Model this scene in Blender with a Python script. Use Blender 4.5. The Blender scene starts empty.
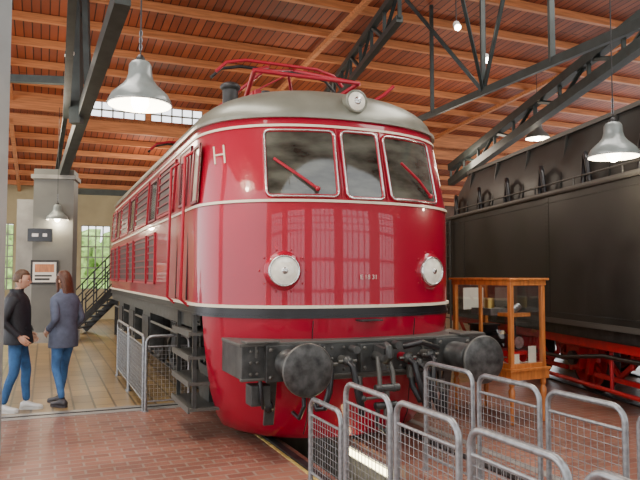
import bpy, math, random
from mathutils import Vector, Matrix, noise
random.seed(3)
V=Vector
# ------------------------------------------------------------------ mesh builder
class MB:
    def __init__(s): s.v=[];s.f=[];s.m=[];s.s=[];s.mats=[]
    def mi(s,mat):
        if mat not in s.mats: s.mats.append(mat)
        return s.mats.index(mat)
    def add(s,vs,fs,mat,smooth=False,M=None):
        o=len(s.v); k=s.mi(mat)
        for p in vs:
            p=V(p)
            s.v.append(M@p if M else p)
        for f in fs:
            s.f.append([i+o for i in f]); s.m.append(k); s.s.append(smooth)
    def box(s,lo,hi,mat,M=None):
        x0,y0,z0=lo;x1,y1,z1=hi
        vs=[(x0,y0,z0),(x1,y0,z0),(x1,y1,z0),(x0,y1,z0),(x0,y0,z1),(x1,y0,z1),(x1,y1,z1),(x0,y1,z1)]
        s.add(vs,[(0,3,2,1),(4,5,6,7),(0,1,5,4),(1,2,6,5),(2,3,7,6),(3,0,4,7)],mat,False,M)
    def beam(s,p0,p1,w,h,mat,up=(0,0,1)):
        p0=V(p0);p1=V(p1);d=(p1-p0); L=d.length; d.normalize()
        x=d.cross(V(up))
        if x.length<1e-4: x=V((1,0,0))
        x.normalize(); z=x.cross(d)
        M=Matrix((x,d,z)).transposed().to_4x4(); M.translation=p0
        s.box((-w/2,0,-h/2),(w/2,L,h/2),mat,M)
    def tube(s,pts,r,mat,n=8,closed=False,caps=True,smooth=True,M=None):
        pts=[V(p) for p in pts]; N=len(pts)
        rs=r if isinstance(r,(list,tuple)) else [r]*N
        vs=[];nrm=None
        for i in range(N):
            if closed: t=pts[(i+1)%N]-pts[i-1]
            else: t=pts[min(i+1,N-1)]-pts[max(i-1,0)]
            if t.length<1e-9: t=V((0,0,1))
            t.normalize()
            if nrm is None:
                a=V((0,0,1)) if abs(t.z)<.9 else V((1,0,0))
                nrm=(a-t*a.dot(t)).normalized()
            else:
                nrm=(nrm-t*nrm.dot(t)); nrm.normalize()
            b=t.cross(nrm)
            for k in range(n):
                q=2*math.pi*k/n
                vs.append(pts[i]+(nrm*math.cos(q)+b*math.sin(q))*rs[i])
        fs=[]
        for i in range(N if closed else N-1):
            j=(i+1)%N
            for k in range(n):
                l=(k+1)%n
                fs.append((i*n+k,i*n+l,j*n+l,j*n+k))
        s.add(vs,fs,mat,smooth,M)
        if caps and not closed:
            s.add(vs[:n],[list(range(n))[::-1]],mat,False,M)
            s.add(vs[-n:],[list(range(n))],mat,False,M)
    def cyl(s,p0,p1,r,mat,n=16,r1=None,M=None):
        s.tube([p0,p1],[r,r if r1 is None else r1],mat,n,M=M)
    def loft(s,rings,mat,closed=True,cap0=False,cap1=False,smooth=True,M=None):
        n=len(rings[0]); vs=[p for r in rings for p in r]; fs=[]
        for i in range(len(rings)-1):
            for k in range(n if closed else n-1):
                l=(k+1)%n
                fs.append((i*n+k,i*n+l,(i+1)*n+l,(i+1)*n+k))
        s.add(vs,fs,mat,smooth,M)
        if cap0: s.add(rings[0],[list(range(n))[::-1]],mat,False,M)
        if cap1: s.add(rings[-1],[list(range(n))],mat,False,M)
    def lathe(s,prof,mat,M=None,n=28,smooth=True):
        rings=[[V((r*math.cos(2*math.pi*k/n),r*math.sin(2*math.pi*k/n),h)) for k in range(n)] for r,h in prof]
        s.loft(rings,mat,True,False,False,smooth,M)
    def sphere(s,c,r,mat,n=16,m=10,fn=None,M=None):
        if not isinstance(r,(tuple,list)): r=(r,r,r)
        rings=[]
        for i in range(m+1):
            a=-math.pi/2+math.pi*i/m
            ring=[]
            for k in range(n):
                q=2*math.pi*k/n
                p=V((r[0]*math.cos(a)*math.cos(q),r[1]*math.cos(a)*math.sin(q),r[2]*math.sin(a)))
                if fn: p=fn(p)
                ring.append(p+V(c))
            rings.append(ring)
        s.loft(rings,mat,True,False,False,True,M)
    def obj(s,name,parent=None,M=None,bevel=0):
        me=bpy.data.meshes.new(name); me.from_pydata([tuple(p) for p in s.v],[],s.f)
        for m in s.mats: me.materials.append(m)
        me.polygons.foreach_set('material_index',s.m)
        me.polygons.foreach_set('use_smooth',s.s)
        me.update()
        o=bpy.data.objects.new(name,me); bpy.context.scene.collection.objects.link(o)
        if M: o.matrix_world=M
        if parent: o.parent=parent
        if bevel:
            b=o.modifiers.new('b','BEVEL'); b.width=bevel; b.segments=2; b.limit_method='ANGLE'; b.angle_limit=math.radians(50)
        return o
def empty(name,M=None):
    o=bpy.data.objects.new(name,None); bpy.context.scene.collection.objects.link(o)
    if M: o.matrix_world=M
    return o
# ------------------------------------------------------------------ materials
def mat(name,col,rough=.5,metal=0,var=0,scale=4,bump=0,coat=0,emit=0,stretch=None,rvar=0,spec=.5):
    m=bpy.data.materials.new(name); m.use_nodes=True
    nt=m.node_tree; b=nt.nodes['Principled BSDF']
    b.inputs['Base Color'].default_value=(*col,1); b.inputs['Roughness'].default_value=rough
    b.inputs['Metallic'].default_value=metal; b.inputs['Coat Weight'].default_value=coat
    b.inputs['Specular IOR Level'].default_value=spec
    b.inputs['Coat Roughness'].default_value=.04
    if emit:
        b.inputs['Emission Color'].default_value=(*col,1); b.inputs['Emission Strength'].default_value=emit
    if var or bump or rvar:
        tc=nt.nodes.new('ShaderNodeTexCoord'); mp=nt.nodes.new('ShaderNodeMapping')
        if stretch: mp.inputs['Scale'].default_value=stretch
        nt.links.new(tc.outputs['Object'],mp.inputs[0])
        n=nt.nodes.new('ShaderNodeTexNoise'); n.inputs['Scale'].default_value=scale; n.inputs['Detail'].default_value=5
        nt.links.new(mp.outputs[0],n.inputs['Vector'])
        if var:
            r=nt.nodes.new('ShaderNodeValToRGB')
            r.color_ramp.elements[0].position=.3; r.color_ramp.elements[1].position=.7
            r.color_ramp.elements[0].color=(*[c*(1-var) for c in col],1)
            r.color_ramp.elements[1].color=(*[min(1,c*(1+var)) for c in col],1)
            nt.links.new(n.outputs['Fac'],r.inputs[0]); nt.links.new(r.outputs[0],b.inputs['Base Color'])
        if rvar:
            mr=nt.nodes.new('ShaderNodeMapRange'); mr.inputs[1].default_value=.3; mr.inputs[2].default_value=.7
            mr.inputs[3].default_value=max(0,rough-rvar); mr.inputs[4].default_value=min(1,rough+rvar)
            nt.links.new(n.outputs['Fac'],mr.inputs[0]); nt.links.new(mr.outputs[0],b.inputs['Roughness'])
        if bump:
            bp=nt.nodes.new('ShaderNodeBump'); bp.inputs['Strength'].default_value=bump; bp.inputs['Distance'].default_value=.01
            nt.links.new(n.outputs['Fac'],bp.inputs['Height']); nt.links.new(bp.outputs[0],b.inputs['Normal'])
    return m
def brickmat(name,c1,c2,mo,bw,rh,ms,rot=0,rough=.6,bump=.3,patch=.3,pscale=.8):
    m=bpy.data.materials.new(name); m.use_nodes=True
    nt=m.node_tree; b=nt.nodes['Principled BSDF']; b.inputs['Roughness'].default_value=rough
    tc=nt.nodes.new('ShaderNodeTexCoord'); mp=nt.nodes.new('ShaderNodeMapping')
    mp.inputs['Rotation'].default_value=(0,0,rot)
    nt.links.new(tc.outputs['Object'],mp.inputs[0])
    br=nt.nodes.new('ShaderNodeTexBrick'); br.inputs['Scale'].default_value=1
    br.inputs['Color1'].default_value=(*c1,1);br.inputs['Color2'].default_value=(*c2,1);br.inputs['Mortar'].default_value=(*mo,1)
    br.inputs['Brick Width'].default_value=bw;br.inputs['Row Height'].default_value=rh;br.inputs['Mortar Size'].default_value=ms
    nt.links.new(mp.outputs[0],br.inputs['Vector'])
    n=nt.nodes.new('ShaderNodeTexNoise'); n.inputs['Scale'].default_value=pscale; n.inputs['Detail'].default_value=6
    nt.links.new(tc.outputs['Object'],n.inputs['Vector'])
    r=nt.nodes.new('ShaderNodeValToRGB'); r.color_ramp.elements[0].position=.3;r.color_ramp.elements[1].position=.7
    r.color_ramp.elements[0].color=(1-patch,)*3+(1,); r.color_ramp.elements[1].color=(1+patch*.5,)*3+(1,)
    nt.links.new(n.outputs['Fac'],r.inputs[0])
    mx=nt.nodes.new('ShaderNodeMix'); mx.data_type='RGBA'; mx.blend_type='MULTIPLY'; mx.inputs[0].default_value=1
    nt.links.new(br.outputs['Color'],mx.inputs[6]); nt.links.new(r.outputs[0],mx.inputs[7])
    nt.links.new(mx.outputs[2],b.inputs['Base Color'])
    bp=nt.nodes.new('ShaderNodeBump'); bp.inputs['Strength'].default_value=bump; bp.inputs['Distance'].default_value=.006; bp.invert=True
    nt.links.new(br.outputs['Fac'],bp.inputs['Height']); nt.links.new(bp.outputs[0],b.inputs['Normal'])
    return m
RED=mat('loco_red',(.33,.0005,.021),.32,0,.05,1.2,0,.75,spec=.25)
REDD=mat('red_paint_parts',(.36,.002,.02),.4)
CREAM=mat('cream_line',(.75,.68,.52),.35)
FADED=mat('silver_lettering',(.62,.45,.42),.4)
BLACK=mat('black_paint',(.010,.010,.012),.35,0,.3,6)
DARK=mat('dark_grease_steel',(.028,.027,.027),.45,.3,.5,9,.2)
ROOFG=mat('roof_grey_paint',(.22,.225,.18),.34,.3,.2,3,0,.1,stretch=(1,.4,1))
GLASS=mat('cab_glass',(.06,.064,.052),.05,0,.85,2.4,0,.5,stretch=(1,1,2.6))  # opaque pane; interior light and reflections put into the colour as noise
PALE=mat('cab_side_glass',(.55,.50,.38),.1,0,.3,5)
RUBBER=mat('window_rubber',(.16,.02,.03),.5)
LENS=mat('lamp_lens',(.92,.88,.74),.08,0,.12,20,0,.8)
CHROME=mat('chrome_ring',(.6,.6,.58),.2,.9)
GALV=mat('galvanised_steel',(.30,.31,.32),.36,.7,.25,30)
BUFF=mat('buffer_face_steel',(.06,.06,.058),.4,.4,.7,13)
BEAMM=mat('buffer_beam_paint',(.045,.047,.045),.38,.15,.6,9)
LOUV=mat('louvre_dark_red',(.030,.003,.006),.45)
SLAT=mat('louvre_slat',(.15,.004,.014),.4)
TEND=mat('tender_black',(.030,.030,.027),.42,.2,.4,1.3,.05,0,rvar=.10)
TENDE=mat('tender_edge',(.10,.098,.088),.45,.3)
TRED=mat('tender_frame_red',(.50,.010,.018),.45,0,.25,6)
TRUSS=mat('truss_steel_green_grey',(.028,.036,.034),.5,.2,.3,5)
PURL=mat('purlin_wood',(.52,.19,.065),.6,0,.3,5,.1,stretch=(.3,4,4))
CEIL=brickmat('ceiling_planks',(.38,.088,.030),(.25,.054,.019),(.04,.009,.004),4.2,.17,.012,math.pi/2,.65,.3,.35,.5)
BRICK=brickmat('floor_brick',(.33,.135,.09),(.22,.085,.06),(.30,.22,.17),.24,.12,.010,0,.38,.3,.35,1.1)
BLOCK=brickmat('floor_wood_blocks',(.38,.25,.10),(.26,.165,.066),(.10,.07,.035),.5,.25,.014,math.pi/2,.28,.2,.4,.7)
CONC=mat('concrete',(.30,.29,.26),.7,0,.2,3,.1)
STRIP=mat('steel_floor_strip',(.34,.33,.31),.4,.3,.2,5)
YEL=mat('yellow_edge_paint',(.55,.40,.12),.5,0,.4,12)
WALLM=mat('wall_plaster',(.36,.30,.17),.8,0,.15,1.5)
WALLD=mat('wall_dark_brick',(.10,.055,.035),.8,0,.3,3)
FRAMEW=mat('window_frame_paint',(.25,.27,.22),.5)
LAMPG=mat('lamp_enamel_grey',(.20,.23,.22),.3,0,.15,9,0,.3)
LAMPW=mat('lamp_white_inner',(1,.93,.80),.4,emit=3.5)
BULB=mat('bulb',(1,.93,.78),.4,emit=25)
TUBEL=mat('pit_tube_light',(1,.86,.45),.4,emit=12)
WOODC=mat('case_wood',(.50,.17,.04),.35,0,.3,6,0,.3,stretch=(4,4,.6))
CARD=mat('paper_card',(.8,.78,.7),.7)
WHITE=mat('white_paint',(.85,.85,.82),.5)
GREYP=mat('grey_panel',(.15,.152,.135),.6,0,.12,2)
STEELL=mat('column_grey_steel',(.30,.34,.34),.5,0,.1,2)
SCREEN=mat('screen_black',(.01,.01,.012),.15)
LEAF=mat('foliage',(.30,.50,.12),.8,0,.7,3)
BRASS=mat('brass',(.6,.40,.12),.3,.9)
def glassmat():
    m=bpy.data.materials.new('clear_glass'); m.use_nodes=True; nt=m.node_tree
    for n in list(nt.nodes): nt.nodes.remove(n)
    o=nt.nodes.new('ShaderNodeOutputMaterial'); t=nt.nodes.new('ShaderNodeBsdfTransparent'); g=nt.nodes.new('ShaderNodeBsdfGlossy')
    g.inputs['Roughness'].default_value=.02; t.inputs[0].default_value=(.96,.98,.96,1)
    mx=nt.nodes.new('ShaderNodeMixShader'); mx.inputs[0].default_value=.17
    nt.links.new(t.outputs[0],mx.inputs[1]); nt.links.new(g.outputs[0],mx.inputs[2]); nt.links.new(mx.outputs[0],o.inputs[0])
    return m
CLEAR=glassmat()
# ------------------------------------------------------------------ frames
TH=math.radians(22.9)
HALL=Matrix.Translation((.716,5.69,0))@Matrix.Rotation(TH,4,'Z')
def W(x,y,z=0): return HALL@V((x,y,z))
# ------------------------------------------------------------------ camera
cd=bpy.data.cameras.new('camera'); cam=bpy.data.objects.new('camera',cd); bpy.context.scene.collection.objects.link(cam)
cam.location=(0,0,1.68); cam.rotation_euler=(math.radians(90+3.08),0,0); cd.sensor_width=36; cd.lens=36*650/640; cd.clip_start=.05
bpy.context.scene.camera=cam
# ------------------------------------------------------------------ world
w=bpy.data.worlds.new('sky'); bpy.context.scene.world=w; w.use_nodes=True
bg=w.node_tree.nodes['Background']; bg.inputs[0].default_value=(.95,.97,1,1); bg.inputs[1].default_value=3.2
# ------------------------------------------------------------------ floor
mb=MB(); PX0,PX1,PY0,PY1=-.62,.08,-4.5,9.0; YB=3.65
def fl(x0,y0,x1,y1,m): mb.box((x0,y0,-.15),(x1,y1,0),m)
fl(-11,-9,PX0,YB,BRICK); fl(PX1,-9,18,YB,BRICK); fl(PX0,-9,PX1,PY0,BRICK)
fl(-11,YB,PX0,21.2,BLOCK); fl(PX1,YB,18,21.2,BLOCK); fl(PX0,PY1,PX1,21.2,BLOCK)
mb.box((PX0-.1,PY0,-1.3),(PX0,PY1,-.15),CONC); mb.box((PX1,PY0,-1.3),(PX1+.1,PY1,-.15),CONC)
mb.box((PX0-.1,PY0-.1,-1.4),(PX1+.1,PY1+.1,-1.3),CONC)
mb.box((PX0,PY0-.1,-1.3),(PX1,PY0,-.15),CONC); mb.box((PX0,PY1,-1.3),(PX1,PY1+.1,-.15),CONC)
mb.box((-11,YB-.22,0),(-1.0,YB+.10,.006),STRIP); mb.box((-11,YB-.08,.006),(-1.0,YB-.04,.012),DARK)
mb.box((-.80,-4.5,0),(-.77,3.4,.007),YEL)
mb.box((-.76,-9,0),(-.69,12.8,.02),DARK); mb.box((.69,-9,0),(.76,12.8,.02),DARK)
mb.box((1.0,-9,0),(1.1,6,.006),STRIP)
mb.obj('floor',M=HALL)
mb=MB(); mb.cyl((PX1-.04,.3,-.13),(PX1-.04,1.2,-.13),.03,TUBEL); mb.box((PX1-.03,.25,-.18),(PX1,1.25,-.08),WHITE); mb.obj('pit_tube_light',M=HALL)
# ------------------------------------------------------------------ back wall with windows
mb=MB(); Y=21.0
wins=[(-4.75,-3.95),(-1.65,-.6),(-7.5,-6.3)]
def wall_with(mb,x0,x1,z0,z1,wins,y,t,m,zw0,zw1):
    xs=sorted(wins); cur=x0
    for a,b in xs:
        mb.box((cur,y,z0),(a,y+t,z1),m); mb.box((a,y,z0),(b,y+t,zw0),m); mb.box((a,y,zw1),(b,y+t,z1),m); cur=b
    mb.box((cur,y,z0),(x1,y+t,z1),m)
wall_with(mb,-11,2.0,0,5.3,wins,Y,.35,WALLM,1.15,3.55)
mb.box((2.0,Y,0),(18,Y+.35,5.3),WALLD)
mb.obj('wall_back',M=HALL)
for i,(a,b) in enumerate(wins):
    mb=MB()
    for k in range(5):
        x=a+(b-a)*k/4; mb.box((x-.025,Y+.1,1.15),(x+.025,Y+.16,3.55),FRAMEW)
    for k in range(7):
        z=1.15+2.4*k/6; mb.box((a,Y+.1,z-.025),(b,Y+.16,z+.025),FRAMEW)
    mb.obj('window_%d'%(i+1),M=HALL)
for (x,y,r) in [(-6,28,2.2),(-2.2,30,2.3),(1,29,1.9),(-9.5,29,2.3)]:
    mb=MB(); mb.sphere((x,y,1.9),(r,r,r*.9),LEAF,28,18,lambda p:p*(1+.45*noise.noise(p*1.6)))
    mb.cyl((x,y,-.3),(x,y,1.6),.18,DARK); mb.obj('tree',M=HALL)
mb=MB(); fw=[(-9.6,-6.6),(-5.6,-2.6),(-1.6,1.4),(2.4,5.4),(6.4,9.4),(10.4,13.4)]
wall_with(mb,-11,18,0,7.8,fw,-9.3,.4,WALLM,.5,5.2)
mb.obj('wall_front',M=HALL)
for i,(a,b) in enumerate(fw):
    mb=MB()
    for k in range(6):
        x=a+(b-a)*k/5; mb.box((x-.04,-9.2,.5),(x+.04,-9.1,5.2),FRAMEW)
    for k in range(7):
        z=.5+4.7*k/6; mb.box((a,-9.2,z-.04),(b,-9.1,z+.04),FRAMEW)
    mb.obj('window_%d'%(i+4),M=HALL)
# ------------------------------------------------------------------ ceiling
mb=MB()
def zc(y): return 6.6+(14-y)*.08 if y<14 else 6.0-(y-14)*.145
def slab(x0,x1,y0,y1,za,zb,t,m):
    vs=[(x0,y0,za),(x1,y0,za),(x1,y1,zb),(x0,y1,zb),(x0,y0,za+t),(x1,y0,za+t),(x1,y1,zb+t),(x0,y1,zb+t)]
    mb.add(vs,[(0,3,2,1),(4,5,6,7),(0,1,5,4),(1,2,6,5),(2,3,7,6),(3,0,4,7)],m)
slab(-11,18,-6,14,zc(-6),6.6,.12,CEIL)
slab(-11,18,14,21.4,6.0,zc(21.4),.12,CEIL)
y=-5.8
while y<21:
    z=zc(y)
    if abs(y-14)>.2: mb.box((-11,y-.05,z-.17),(18,y+.05,z-.01),PURL)
    y+=1.25
x=-10.4
while x<18:
    slab(x-.05,x+.05,-6,14,zc(-6)-.26,6.6-.26,.1,PURL)
    slab(x-.05,x+.05,14,21,6.0-.26,zc(21)-.26,.1,PURL); x+=6.6
mb.obj('ceiling',M=HALL)
mb=MB()
cl=[(-1.8,-.3),(-.15,1.35),(3.2,4.6),(-6.5,-4.2)]
wall_with(mb,-11,18,5.7,6.72,cl,14,.12,PURL,6.08,6.55)
for a,b in cl:
    for k in range(6):
        x=a+(b-a)*k/5; mb.box((x-.02,14.03,6.05),(x+.02,14.08,6.58),FRAMEW)
    mb.box((a,14.03,6.3),(b,14.08,6.34),FRAMEW)
mb.obj('window_clerestory',M=HALL)
# ------------------------------------------------------------------ trusses
def lattice(p0,p1,depth,n,c=.14,name='roof_truss',web=.06,side=.0):
    mb=MB(); p0=V(p0);p1=V(p1); dn=V((side,0,-depth))
    mb.beam(p0,p1,c,c,TRUSS); q0=p0+dn;q1=p1+dn
    mb.beam(q0,q1,c,c,TRUSS)
    for i in range(n+1):
        a=p0.lerp(p1,i/n); b=q0.lerp(q1,i/n); mb.beam(a,b,web,web,TRUSS,(0,1,0))
        if i<n: mb.beam(b if i%2 else a,(p0 if i%2 else q0).lerp(p1 if i%2 else q1,(i+1)/n),web,web,TRUSS,(0,1,0))
    return mb.obj(name)
mb=MB()
mb.beam((-2.45,7.9,5.15),(-7.75,19,4.05),.20,.24,TRUSS)
mb.beam((-3.1,8.0,5.6),(-4.9,12.4,4.75),.12,.12,TRUSS)
mb.beam((-4.55,12.0,4.5),(-4.6,12.0,7.1),.2,.2,TRUSS,(0,1,0))
mb.beam((-4.05,11.2,4.75),(-4.15,11.2,7.1),.1,.1,TRUSS,(0,1,0))
mb.beam((-6.6,12.2,5.45),(-4.5,12.0,5.3),.12,.14,TRUSS)
mb.beam((-4.5,12.0,6.6),(-7.9,19.2,4.2),.1,.1,TRUSS)
mb.beam((-7.75,19,4.15),(-3.5,20.8,4.2),.14,.16,TRUSS)
mb.box((-7.95,18.8,0),(-7.65,19.1,4.2),TRUSS)
mb.obj('roof_truss')
mb=MB()
mb.beam((3.6,6.6,4.40),(2.05,14.2,5.05),.07,.12,TRUSS)
mb.beam((2.05,14.2,5.05),(1.5,17.5,5.3),.07,.12,TRUSS)
for t in (.28,.55,.85):
    p=V((3.6,6.6,4.40)).lerp(V((2.05,14.2,5.05)),t); mb.beam(p,(p.x,p.y,7.2),.07,.09,TRUSS,(0,1,0))
p=V((3.6,6.6,4.40)).lerp(V((2.05,14.2,5.05)),.55)
mb.beam(p,(1.6,12,6.9),.05,.06,TRUSS); mb.beam(p,(3.0,9.6,6.9),.05,.06,TRUSS); mb.beam(p,(1.8,9.2,6.9),.05,.05,TRUSS)
mb.obj('roof_truss')
lattice((5.1,9.4,5.75),(3.75,18.5,4.75),.42,9,.18)
lattice((1.25,10,6.2),(.05,17,6.35),.5,8,.11)
mb=MB(); mb.box((-3.25,5.9,0),(-2.975,6.15,7.2),STEELL); mb.obj('support_column')
# ------------------------------------------------------------------ pillar with poster + screen
mb=MB(); 
MC=Matrix.Translation((-6.75,16.6,0))@Matrix.Rotation(math.radians(12),4,'Z')
mb.box((-.5,-.3,0),(.45,.4,4.35),GREYP); mb.box((-.56,-.36,4.1),(.51,.46,4.2),CONC); mb.box((-.6,-.4,0),(.55,.5,.25),CONC); mb.box((-.95,.0,0),(-.5,.4,3.6),CONC)
mb.obj('wall_pillar',M=MC)
mb=MB(); mb.box((-.55,-.62,2.5),(.02,-.55,2.82),SCREEN); mb.box((-.3,-.55,2.6),(-.22,-.3,2.7),SCREEN)
mb.box((-.45,-.625,2.62),(-.3,-.62,2.7),WHITE); mb.box((-.2,-.625,2.62),(-.1,-.62,2.7),WHITE); mb.obj('monitor',M=MC)
mb=MB(); mb.box((-.52,-.34,1.45),(.13,-.302,2.05),DARK); mb.box((-.47,-.345,1.5),(.08,-.34,2.0),CARD); mb.box((-.42,-.348,1.75),(.03,-.345,1.95),WOODC)
mb.box((-.42,-.348,1.55),(-.07,-.345,1.6),DARK); mb.box((-.42,-.348,1.64),(-.02,-.345,1.68),DARK)
mb.obj('poster',M=MC)
mb=MB(); MS=Matrix.Translation((-7.05,19.0,0))@Matrix.Rotation(math.radians(-5),4,'Z')
for i in range(8):
    mb.box((.0+i*.16,-.45,.14+i*.16),(.2+i*.16,.45,.18+i*.16),DARK)
for yy in (-.47,.47):
    mb.beam((0,yy,.05),(1.4,yy,1.4),.04,.18,DARK)
    for h in (.5,.75,1.0):
        mb.tube([(0,yy,.1+h),(1.3,yy,1.4+h),(2.2,yy,1.4+h)],.02,BLACK)
    for i in range(5):
        mb.cyl((.02+i*.33,yy,.1+i*.33),(.02+i*.33,yy,1.1+i*.33),.02,BLACK)
    mb.cyl((2.2,yy,1.4),(2.2,yy,2.4),.02,BLACK)
mb.box((1.3,-.5,1.36),(2.3,.5,1.42),DARK)
for a in (1.35,2.25):
    for yy in (-.45,.45): mb.box((a-.04,yy-.04,0),(a+.04,yy+.04,1.36),DARK)
mb.obj('staircase',M=MS)

# ================================================================== LOCOMOTIVE
LOC=empty('electric_locomotive',HALL)
NE=2.3; LT=12.6
def lerp(a,b,t): return a+(b-a)*max(0,min(1,t))
def prof(z):
    a=lerp(1.45,1.40,(z-2.39)/.86); y0=lerp(.68,.90,(z-2.39)/.86); return a,y0,1.2
def fy(x,z,off=0):
    a,y0,b=prof(z); a+=off; y0-=off; t=min(1,abs(x)/a); return y0+b*(1-(1-t**NE)**(1/NE))
def plan(a,y0,b,z,n=44,tm=90,rear=True):
    pts=[]
    for i in range(n+1):
        t=math.radians(-tm+2*tm*i/n); sn=math.sin(t); cs=max(0,math.cos(t))
        x=a*math.copysign(abs(sn)**(2/NE),sn); y=y0+b*(1-cs**(2/NE)); pts.append(V((x,y,z)))
    if rear: pts+= [V((p.x,LT-p.y,z)) for p in reversed(pts)]
    return pts
mb=MB()
zs=[1.27,1.365,1.365,1.5,1.8,2.1,2.39,2.6,2.8,3.0,3.25]
rings=[]
for i,z in enumerate(zs):
    a,y0,b=prof(z); rings.append(plan(a,y0,b,z))
mb.loft(rings[:2],BLACK); mb.loft(rings[2:],RED); mb.add(rings[0],[list(range(len(rings[0])))[::-1]],DARK)
rr=[];
for i in range(13):
    ph=math.pi/2*i/12; c=math.cos(ph)
    rr.append(plan(1.41*max(c,.0)**.85+.001,.89+.95*(1-c),1.2*c+.02,3.25+.46*math.sin(ph)))
mb.loft(rr,ROOFG)
def band(z0,z1,off,m):
    r=[]
    for z,o in ((z0,0),(z0,off),(z1,off),(z1,0)):
        a,y0,b=prof(z); r.append(plan(a+o,y0-o,b,z))
    mb.loft(r,m,smooth=False)
band(1.365,1.393,.02,CREAM); band(1.27,1.295,.012,BLACK); band(2.375,2.40,.014,CREAM)
band(3.235,3.27,.03,ROOFG); band(3.14,3.165,.012,CREAM)
mb.obj('body_shell',LOC)
mb=MB(); rings=[]
sk=[(.07,1.08,1.02),(.12,1.16,.95),(.25,1.24,.88),(.5,1.33,.80),(.8,1.39,.74),(1.05,1.43,.70),(1.27,1.45,.68)]
for z,a,y0 in sk: rings.append(plan(a,y0,1.2,z,44,76,False))
mb.loft(rings,RED,closed=False)
rings=[[V((p.x*.985,p.y+.03,p.z)) for p in r] for r in rings]
mb.loft(rings[::-1],DARK,closed=False)
for x in (-.55,.55):
    mb.tube([(x,.68+.02,1.25),(x,.86,.3),(x,.95,.15)],.006,LOUV)
mb.obj('front_skirt',LOC)
mb=MB()
def winpatch(x0,x1,z0,z1,r,off=.012,n=12,m=12,frame=.02,fm=None,gm=GLASS,top_dx=0):
    rings=[];L=[];R=[]
    cx=(x0+x1)/2; hw=(x1-x0)/2
    for j in range(m+1):
        v=j/m
        v=.5-.5*math.cos(math.pi*v); z=z0+(z1-z0)*v
        d=min(z-z0,z1-z); ins=0
        if d<r: ins=r-math.sqrt(max(0,r*r-(r-d)**2))
        sh=top_dx*v
        row=[]
        for i in range(n+1):
            x=cx+sh+(hw-ins)*(2*i/n-1); row.append(V((x,fy(x,z)-off,z)))
        rings.append(row); L.append(row[0]);R.append(row[-1])
    mb.loft(rings,gm,closed=False)
    path=rings[0][1:-1]+R+list(reversed(rings[-1][1:-1]))+list(reversed(L))
    mb.tube(path,frame,fm or REDD,8,closed=True)
    mb.tube([p+V((0,-.010,0)) for p in path],.013,CHROME,6,closed=True)
winpatch(-.95,-.29,2.43,3.10,.05,top_dx=.02)
winpatch(.29,.95,2.43,3.10,.05,top_dx=-.02)
winpatch(-.2,.2,2.42,3.11,.05)
for sx in (-1,1):
    pts=[(x,fy(x,z)-.05,z) for x,z in ((-.5,2.50),(-.65,2.62),(-.87,2.80))] if sx<0 else [(x,fy(x,z)-.05,z) for x,z in ((.82,2.50),(.66,2.66),(.45,2.82))]
    mb.tube(pts,.014,REDD); mb.sphere(pts[0],.025,REDD,10,6)
for x in (-.245,.245):
    mb.tube([(x,fy(x,z)-.004,z) for z in (2.4,2.6,2.8,3.0,3.14)],.008,REDD,6)
mb.obj('windscreens',LOC)
mb=MB()
def lamp(x,z,r,out,rimm,y=None):
    y=fy(x,z) if y is None else y
    e=.01; dy=(fy(x+e,z)-fy(x-e,z))/(2*e); ang=math.atan(dy)*.5
    M=Matrix.Translation((x,y,z))@Matrix.Rotation(ang,4,'Z')@Matrix.Rotation(math.pi/2,4,'X')
    mb.lathe([(r*1.5,-.12),(r*1.47,.012),(r*1.2,.03)],RED,M)
    mb.lathe([(r*1.2,-.05),(r*1.2,out),(r*1.12,out+.02),(r*1.04,out+.005)],CHROME,M)
    mb.lathe([(r*1.04,out+.005),(r*.7,out+.022),(r*.35,out+.032),(.001,out+.035)],LENS,M)
    mb.lathe([(r*.25,out+.034),(r*.2,out+.04),(.001,out+.042)],CHROME,M,12)
for x in (-.8,.8): lamp(x,1.72,.126,.05,REDD)
M=Matrix.Translation((0,.89,3.44))@Matrix.Rotation(math.pi/2,4,'X')
mb.lathe([(.001,-.35),(.08,-.33),(.105,-.2),(.12,0),(.115,.02),(.095,.01)],ROOFG,M)
mb.lathe([(.095,.01),(.06,.03),(.001,.035)],LENS,M); mb.lathe([(.04,.033),(.03,.04),(.001,.04)],CHROME,M,12)
mb.box((-.05,1.0,3.25),(.05,1.3,3.36),ROOFG)
for sx in (-.8,.8):
    for k in range(10):
        q=k*math.pi/5; x=sx+.205*math.cos(q); z=1.72+.205*math.sin(q); mb.sphere((x,fy(x,z),z),.010,REDD,6,4)
mb.obj('headlamps',LOC)
def text(s,size,name='number'):
    c=bpy.data.curves.new(name,'FONT'); c.body=s; c.size=size; c.extrude=.003; c.align_x='CENTER'; c.materials.append(FADED)
    o=bpy.data.objects.new(name,c); bpy.context.scene.collection.objects.link(o); o.parent=LOC
    return o
t=text('E 18 31',.062); t.location=(.02,.668,1.64); t.rotation_euler=(math.pi/2,0,0)
mb=MB()
def onc(x,z,o=.006): return V((x,fy(x,z)-o,z))
for xx in (-1.318,-1.25):
    mb.tube([onc(xx,2.79),onc(xx,2.98)],.010,CREAM,6)
mb.tube([onc(-1.318,2.885),onc(-1.284,2.885),onc(-1.25,2.885)],.010,CREAM,6)
mb.obj('letter_h',LOC)
mb=MB()
mb.box((-1.28,.56,.76),(1.28,1.25,1.06),BEAMM); mb.box((-1.3,.55,1.05),(1.3,1.2,1.08),TENDE); mb.box((-1.29,.545,.75),(1.29,.6,.775),TENDE)
for x in (-.55,.55): mb.box((x-.012,.545,.77),(x+.012,.56,1.05),TENDE)
for x in (-1.2,-1.14,-.5,-.42,-.3,.3,.42,.5,1.14,1.2):
    for z in (.81,.91,1.01): mb.sphere((x,.56,z),.016,TENDE,8,5)
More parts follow.
